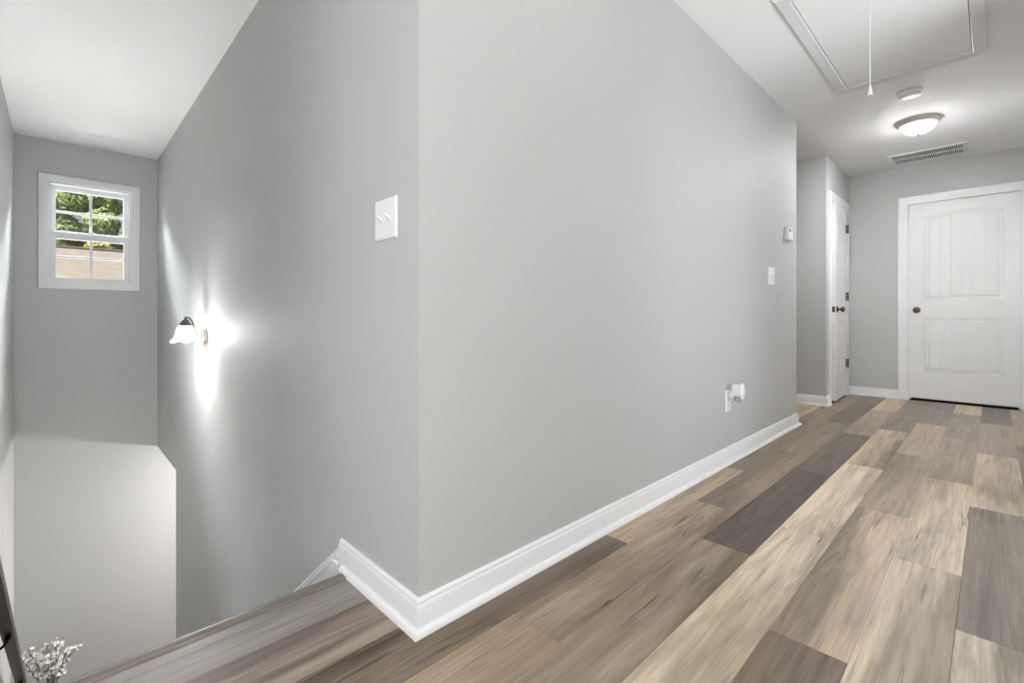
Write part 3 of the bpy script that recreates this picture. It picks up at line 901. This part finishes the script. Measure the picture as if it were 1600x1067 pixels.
th = thing('thermostat', PH(3.295, 1.452, 0), 'small white thermostat box near the end of the hall wall', 'thermostat')
wbox(PH, 3.236, 3.354, 1.452, 1.552, 0.0, 0.008, 0.002).build('back_plate', M_PLAST2, th)
wbox(PH, 3.238, 3.352, 1.453, 1.551, 0.008, 0.030, 0.004).build('housing', M_PLAST, th)
wbox(PH, 3.262, 3.284, 1.515, 1.537, 0.0295, 0.0306).build('display', M_SLOT, th)
wbox(PH, 3.310, 3.323, 1.516, 1.528, 0.0295, 0.0312).build('button', M_SLOT, th)
MB().box(0.0302, 0.0308, 3.245, 3.345, 1.478, 1.4795).build('seam', M_PLAST2, th)

ou = thing('wall_outlet', PH(2.155, 0.305, 0), 'white wall outlet plate low on the hall wall behind a plug-in freshener', 'outlet')
plate(PH, 2.119, 2.193, 0.306, 0.434).build('plate', M_PLAST, ou)
for zc in (0.345, 0.395):
    wbox(PH, 2.139, 2.173, zc - 0.014, zc + 0.014, 0.006, 0.0085, 0.001).build('socket', M_PLAST2, ou)
    for du in (-0.0065, 0.0065):
        wbox(PH, 2.156 + du - 0.001, 2.156 + du + 0.001, zc - 0.004, zc + 0.006, 0.0082, 0.0088).build('slot', M_SLOT, ou)
disc(PH, 2.156, 0.370, 0.0062, 0.0033, 0.0012).build('screw', M_PLAST2, ou)

af = thing('air_freshener', PH(2.156, 0.395, 0.008), 'white plug-in air freshener with clear bottle plugged into the outlet', 'air freshener')
MB().lathe([(0.0, 0.009), (0.017, 0.009), (0.022, 0.018), (0.0235, 0.030), (0.020, 0.042), (0.0, 0.046)], (0, 2.156, 0.405), 'x', 24).build('plug_body', M_PLAST, af, smooth=True)
# curved housing: an inverted trough, open at the bottom
hp = []
for k in range(13):
    a = math.pi * k / 12
    hp.append((2.156 + 0.027 * math.cos(a), 0.448 + 0.024 * math.sin(a)))
out_ = [(2.183, 0.405)] + hp + [(2.129, 0.405)]
inn = [(2.156 + (u - 2.156) * 0.86, z if z < 0.41 else 0.405 + (z - 0.405) * 0.94) for u, z in out_]
mb = MB()
n = len(out_)
v_ = [(d, u, z) for d in (0.034, 0.078) for u, z in out_] + [(d, u, z) for d in (0.034, 0.078) for u, z in inn]
f_ = []
for i in range(n - 1):
    f_ += [(i, i + 1, n + i + 1, n + i), (2 * n + i, 2 * n + i + 1, 3 * n + i + 1, 3 * n + i), (i, i + 1, 2 * n + i + 1, 2 * n + i), (n + i, n + i + 1, 3 * n + i + 1, 3 * n + i)]
f_ += [(0, n, 3 * n, 2 * n), (n - 1, 2 * n - 1, 4 * n - 1, 3 * n - 1), tuple(range(2 * n, 3 * n))]
mb.add(v_, f_)
mb.build('housing', M_PLAST, af, auto=40)
# front shield, a tall oval dish
v_, f_ = [], []
R0 = 24
for ri, (s_, d) in enumerate(((1.0, 0.0), (1.0, 0.004), (0.93, 0.009), (0.6, 0.0125), (0.0001, 0.0135))):
    for k in range(R0):
        a = 2 * math.pi * k / R0
        v_.append((0.079 + d, 2.156 + 0.031 * s_ * math.cos(a), 0.430 + 0.049 * s_ * math.sin(a)))
for i in range(4):
    for k in range(R0):
        f_.append((i * R0 + k, i * R0 + (k + 1) % R0, (i + 1) * R0 + (k + 1) % R0, (i + 1) * R0 + k))
f_.append(tuple(range(R0)))
mk('shield', v_, f_, M_PLAST, af, auto=50)
MB().lathe([(0.0, 0.372), (0.014, 0.372), (0.017, 0.377), (0.017, 0.396), (0.012, 0.404), (0.008, 0.408), (0.008, 0.420), (0.0, 0.420)], (0.057, 2.156, 0), 'z', 18).build('bottle', M_GLASS, af, smooth=True)
MB().lathe([(0.0, 0.374), (0.012, 0.374), (0.015, 0.378), (0.015, 0.388), (0.0, 0.388)], (0.057, 2.156, 0), 'z', 18).build('oil', mat('pale oil', (226, 224, 214), 0.2), af, smooth=True)

# ------------------------------------------------------------------ sconce
SX, SZ, SY = -2.60, 0.723, -0.113
sc = thing('wall_sconce', (SX, 0, SZ - 0.07), 'lit wall sconce with white bell glass shade and nickel arm on the stairwell wall', 'lamp')
MB().lathe([(0.0, 0.0), (0.068, 0.0), (0.069, 0.005), (0.064, 0.010), (0.056, 0.012), (0.054, 0.017), (0.046, 0.022), (0.036, 0.024), (0.033, 0.030), (0.022, 0.037), (0.010, 0.041), (0.0, 0.042)],
           (SX, 0, SZ), '-y', 40).build('back_plate', M_PLATE, sc, auto=30)
arm = []
for t_ in range(25):
    s_ = t_ / 24
    P0, P1, P2, P3 = Vector((0, -0.038, SZ - 0.005)), Vector((0, -0.082, SZ - 0.02)), Vector((0, -0.045, SZ + 0.155)), Vector((0, SY, SZ + 0.140))
    p_ = P0 * (1 - s_) ** 3 + P1 * 3 * s_ * (1 - s_) ** 2 + P2 * 3 * s_ * s_ * (1 - s_) + P3 * s_ ** 3
    arm.append((SX, p_.y, p_.z))
MB().tube(arm, 0.0052, 10).build('arm', M_NICKD, sc, smooth=True)
ZB = 0.706
MB().lathe([(0.0, SZ + 0.148), (0.007, SZ + 0.147), (0.009, SZ + 0.140), (0.007, SZ + 0.132), (0.016, SZ + 0.126), (0.019, SZ + 0.118), (0.026, SZ + 0.112), (0.029, SZ + 0.103), (0.034, SZ + 0.098), (0.041, SZ + 0.090), (0.041, SZ + 0.087), (0.0, SZ + 0.087)],
           (SX, SY, 0), 'z', 32).build('socket_cup', M_NICKD, sc, auto=30)
bell = [(0.031, ZB + 0.106), (0.038, ZB + 0.100), (0.045, ZB + 0.088), (0.049, ZB + 0.070), (0.054, ZB + 0.050), (0.060, ZB + 0.032), (0.068, ZB + 0.016), (0.078, ZB + 0.005), (0.082, ZB + 0.001)]
inner = [(r - 0.003, z - 0.0015) for r, z in reversed(bell)]
def ruffle(p, a):
    k = max(0.0, (math.hypot(p.x, p.y) - 0.055) / 0.027)
    s_ = 1 + 0.05 * k * math.cos(6 * a)
    return Vector((p.x * s_, p.y * s_, p.z - 0.007 * k * k * math.cos(6 * a + 0.4)))
mb = MB().lathe(bell + inner, (SX, SY, 0), 'z', 48, xf=ruffle)
mb.f = [q for q in mb.f if len(q) == 4]
mb.build('shade', M_SHADE, sc, smooth=True)
MB().lathe([(0.0, ZB + 0.088), (0.012, ZB + 0.086), (0.014, ZB + 0.066), (0.022, ZB + 0.046), (0.026, ZB + 0.030), (0.021, ZB + 0.014), (0.010, ZB + 0.007), (0.0, ZB + 0.006)], (SX, SY, 0), 'z', 20).build('bulb', M_BULB, sc, smooth=True)

# ------------------------------------------------------------------ handrail
RY0, RY1 = -0.937, -0.883
rail = thing('handrail', (-2.2, -0.91, -1.5), 'dark stained wooden handrail on black brackets along the outer stairwell wall', 'handrail')
def rz(x): return 0.90 + SL * (x + 0.44)
prof = [(RY0 + 0.004, -0.052), (RY0, -0.040), (RY0, -0.012), (RY0 + 0.006, -0.003), (RY0 + 0.018, 0.0), (RY1 - 0.020, 0.0), (RY1 - 0.006, -0.005), (RY1, -0.014), (RY1, -0.040), (RY1 - 0.004, -0.052)]
v, f = [], []
for x in (-0.55, -3.92):
    for y_, z_ in prof:
        v.append((x, y_, rz(x) + z_ * 1.2))
n = len(prof)
f = [(i, (i + 1) % n, n + (i + 1) % n, n + i) for i in range(n)] + [tuple(range(n)), tuple(range(n, 2 * n))]
wood(mk('rail', v, f, M_RAIL, rail, auto=35), (58, 47, 38), 0.7, 0, 0.6)
for x in (-0.9, -2.62, -3.75):
    b = MB().lathe([(0.0, 0.0), (0.028, 0.0), (0.028, 0.005), (0.010, 0.009), (0.0, 0.009)], (x, WY, rz(x) - 0.13), 'y', 18)
    pts = []
    for t_ in range(11):
        a = math.pi / 2 * t_ / 10
        pts.append((x, WY + 0.006 + 0.072 * math.sin(a), rz(x) - 0.13 + 0.062 * (1 - math.cos(a))))
    b.tube(pts, 0.007, 8)
    b.box(x - 0.03, x + 0.03, -0.922, -0.898, rz(x) - 0.072, rz(x) - 0.064)
    b.build('bracket', M_BLACK, rail, auto=40)

# ------------------------------------------------------------------ blossom branches at the stair foot
VX, VY = -4.44, -0.76
vz = thing('flower_vase', (VX, VY, ZL), 'tall pale vase of white blossom branches at the foot of the stairs', 'vase')
MB().lathe([(0.0, 0.0), (0.085, 0.0), (0.10, 0.02), (0.12, 0.15), (0.115, 0.28), (0.085, 0.40), (0.062, 0.46), (0.070, 0.50), (0.064, 0.50), (0.056, 0.46), (0.0, 0.30)],
           (VX, VY, ZL), 'z', 32).build('vase', M_VASE, vz, smooth=True)
fr_ = random.Random(5)
bl = MB()
def blossom(c, r):
    nrm = Vector((fr_.uniform(-.4, 1), fr_.uniform(-1, 1), fr_.uniform(0.1, 1))).normalized()
    a = nrm.orthogonal().normalized()
    b = nrm.cross(a)
    for k in range(5):
        t0 = 2 * math.pi * k / 5 + fr_.uniform(-.15, .15)
        d = a * math.cos(t0) + b * math.sin(t0)
        s_ = nrm.cross(d)
        p0, p1 = c, c + d * r * 0.6 + s_ * r * 0.45 + nrm * r * 0.25
        p2, p3 = c + d * r * 1.05 + nrm * r * 0.45, c + d * r * 0.6 - s_ * r * 0.45 + nrm * r * 0.25
        bl.add([p0, p1, p2, p3], [(0, 1, 2), (0, 2, 3)])
for k in range(13):
    a = 2 * math.pi * k / 13 + fr_.uniform(-.2, .2)
    sp_ = fr_.uniform(0.05, 0.20)
    dx, dy = sp_ * 0.75 * math.cos(a), sp_ * math.sin(a)
    top = fr_.uniform(0.95, 1.11) - 0.25 * sp_
    pts = []
    for t_ in range(8):
        s_ = t_ / 7
        pts.append(Vector((VX + dx * s_ ** 1.6 + fr_.uniform(-.006, .006), VY + dy * s_ ** 1.6 + fr_.uniform(-.006, .006), ZL + 0.42 + (top - 0.42) * s_)))
    br = MB().tube(pts, [0.005 - 0.003 * t_ / 7 for t_ in range(8)], 5)
    for j in (4, 5, 6):
        q = pts[j]
        e = q + Vector((fr_.uniform(-.05, .05), fr_.uniform(-.07, .07), fr_.uniform(.03, .08)))
        br.tube([q, (q + e) / 2 + Vector((0, 0, .008)), e], [0.003, 0.0025, 0.0015], 5)
        for _ in range(4):
            blossom(e + Vector((fr_.uniform(-.02, .02), fr_.uniform(-.02, .02), fr_.uniform(-.02, .02))), fr_.uniform(.011, .017))
    br.build('branch', M_TWIG, vz)
    for _ in range(9):
        s_ = fr_.uniform(0.55, 1.0)
        i = min(int(s_ * 7), 6)
        q = pts[i].lerp(pts[i + 1], s_ * 7 - i)
        blossom(q + Vector((fr_.uniform(-.018, .018), fr_.uniform(-.018, .018), fr_.uniform(-.01, .018))), fr_.uniform(.011, .018))
tag(bl.build('blossoms', M_PETAL, vz, fix=False), kind='stuff')

# ------------------------------------------------------------------ outdoors, seen through the stair window
ZG = -3.1
struct('ground', MB().box(-80, LX - T, -40, 60, ZG - 0.2, ZG), M_GRASS, 'lawn outside the house', 'ground')
RX = -25.0
nb = thing('neighbour_house', (RX, 3.0, ZG), 'neighbouring house with tan shingled roof beyond the window', 'house')
MB().box(RX - 6, RX + 6, -9, 16, ZG, 0.2).build('walls', M_SIDE, nb)
RZ = 3.62
rf = MB().prism([(RX - 6.6, 0.0), (RX, RZ - 0.06), (RX + 6.6, 0.0), (RX + 6.6, 0.14), (RX, RZ + 0.06), (RX - 6.6, 0.14)], 'y', -9.5, 16.5).build('roof', M_ROOF, nb)
# shingle courses stepping up the slope
cs = MB()
NC = 34
for k in range(NC):
    a, b = k / NC, (k + 1.25) / NC
    for s_ in (1,):
        x0, z0 = RX + 6.6 * (1 - a), 0.14 + (RZ + 0.06 - 0.14) * a
        x1, z1 = RX + 6.6 * (1 - min(b, 1)), 0.14 + (RZ + 0.06 - 0.14) * min(b, 1)
        vv = [(x0, y, z0 + h) for y in (-9.5, 16.5) for h in (0.0, 0.03)] + [(x1, y, z1 + h) for y in (-9.5, 16.5) for h in (-0.01, 0.008)]
        cs.add(vv, [(0, 1, 3, 2), (4, 6, 7, 5), (0, 4, 5, 1), (2, 3, 7, 6), (1, 5, 7, 3)])
tag(cs.build('shingle_courses', M_ROOF, rf), kind='stuff')
MB().prism([(RX - 0.2, RZ + 0.03), (RX, RZ + 0.12), (RX + 0.2, RZ + 0.03)], 'y', -9.5, 16.5).build('ridge_cap', M_FLASH, rf)

def tree(loc, h, rad, n, m, label, seed, squash=1.0):
    r = random.Random(seed)
    t = thing('tree', loc, label, 'tree', 'trees beyond the neighbouring roof')
    x, y, z = loc
    MB().tube([(x, y, z), (x + .1, y, z + h * .3), (x - .1, y + .1, z + h * .6), (x, y, z + h * .92)], [h * .028, h * .022, h * .013, h * .004], 8).build('trunk', M_BARK, t, smooth=True)
    cl_ = []
    for k in range(46):
        a, b = r.uniform(0, 2 * math.pi), r.uniform(0.0, 1.0)
        rr = rad * math.sqrt(r.random()) * math.sin(math.pi * min(1, 0.12 + b * 0.85)) ** 0.7
        cl_.append((Vector((x + rr * math.cos(a), y + rr * math.sin(a), z + h * (0.14 + 0.80 * b))), rad * r.uniform(.22, .42)))
    mb = MB()
    for k in range(n):
        c, q = cl_[r.randrange(len(cl_))]
        d = Vector((r.gauss(0, 1), r.gauss(0, 1), r.gauss(0, 1))).normalized()
        p = c + d * q * r.uniform(0.7, 1.0)
        nn = (d + Vector((r.gauss(0, .5), r.gauss(0, .5), r.gauss(0, .5)))).normalized()
        a = nn.orthogonal().normalized()
        ang = r.uniform(0, 6.28)
        a, b = a * math.cos(ang) + nn.cross(a) * math.sin(ang), None
        b = nn.cross(a)
        s_ = r.uniform(.13, .28)
        mb.add([p - a * s_, p + b * s_ * .5, p + a * s_, p - b * s_ * .5], [(0, 1, 2, 3)])
    tag(mb.build('foliage', m, t, fix=False), kind='stuff')
LM = [leaf_mat('green leaves', (104, 126, 78), (186, 196, 136)), leaf_mat('olive leaves', (138, 140, 80), (208, 200, 132)), leaf_mat('blue-green leaves', (92, 122, 98), (160, 184, 146))]
tree((-37.5, 0.6, ZG), 13.6, 2.5, 15000, LM[0], 'broad light green tree right behind the tan roof', 1)
tree((-33.1, 0.75, ZG), 8.3, 1.0, 5000, LM[1], 'low olive tree just behind the ridge', 4)
tree((-46.0, -3.1, ZG), 16.5, 3.0, 9000, LM[2], 'tall blue-green tree standing in the rear row', 2)
tree((-46.0, 5.7, ZG), 14.5, 3.0, 9000, LM[1], 'tall yellowish olive tree standing in the rear row', 6)
tree((-37.5, -6.6, ZG), 12.0, 2.1, 6000, LM[1], 'olive tree at the end of the row behind the roof', 3)
tree((-37.5, 7.6, ZG), 12.5, 2.1, 6000, LM[2], 'slim blue-green tree at the other end of the row', 8)
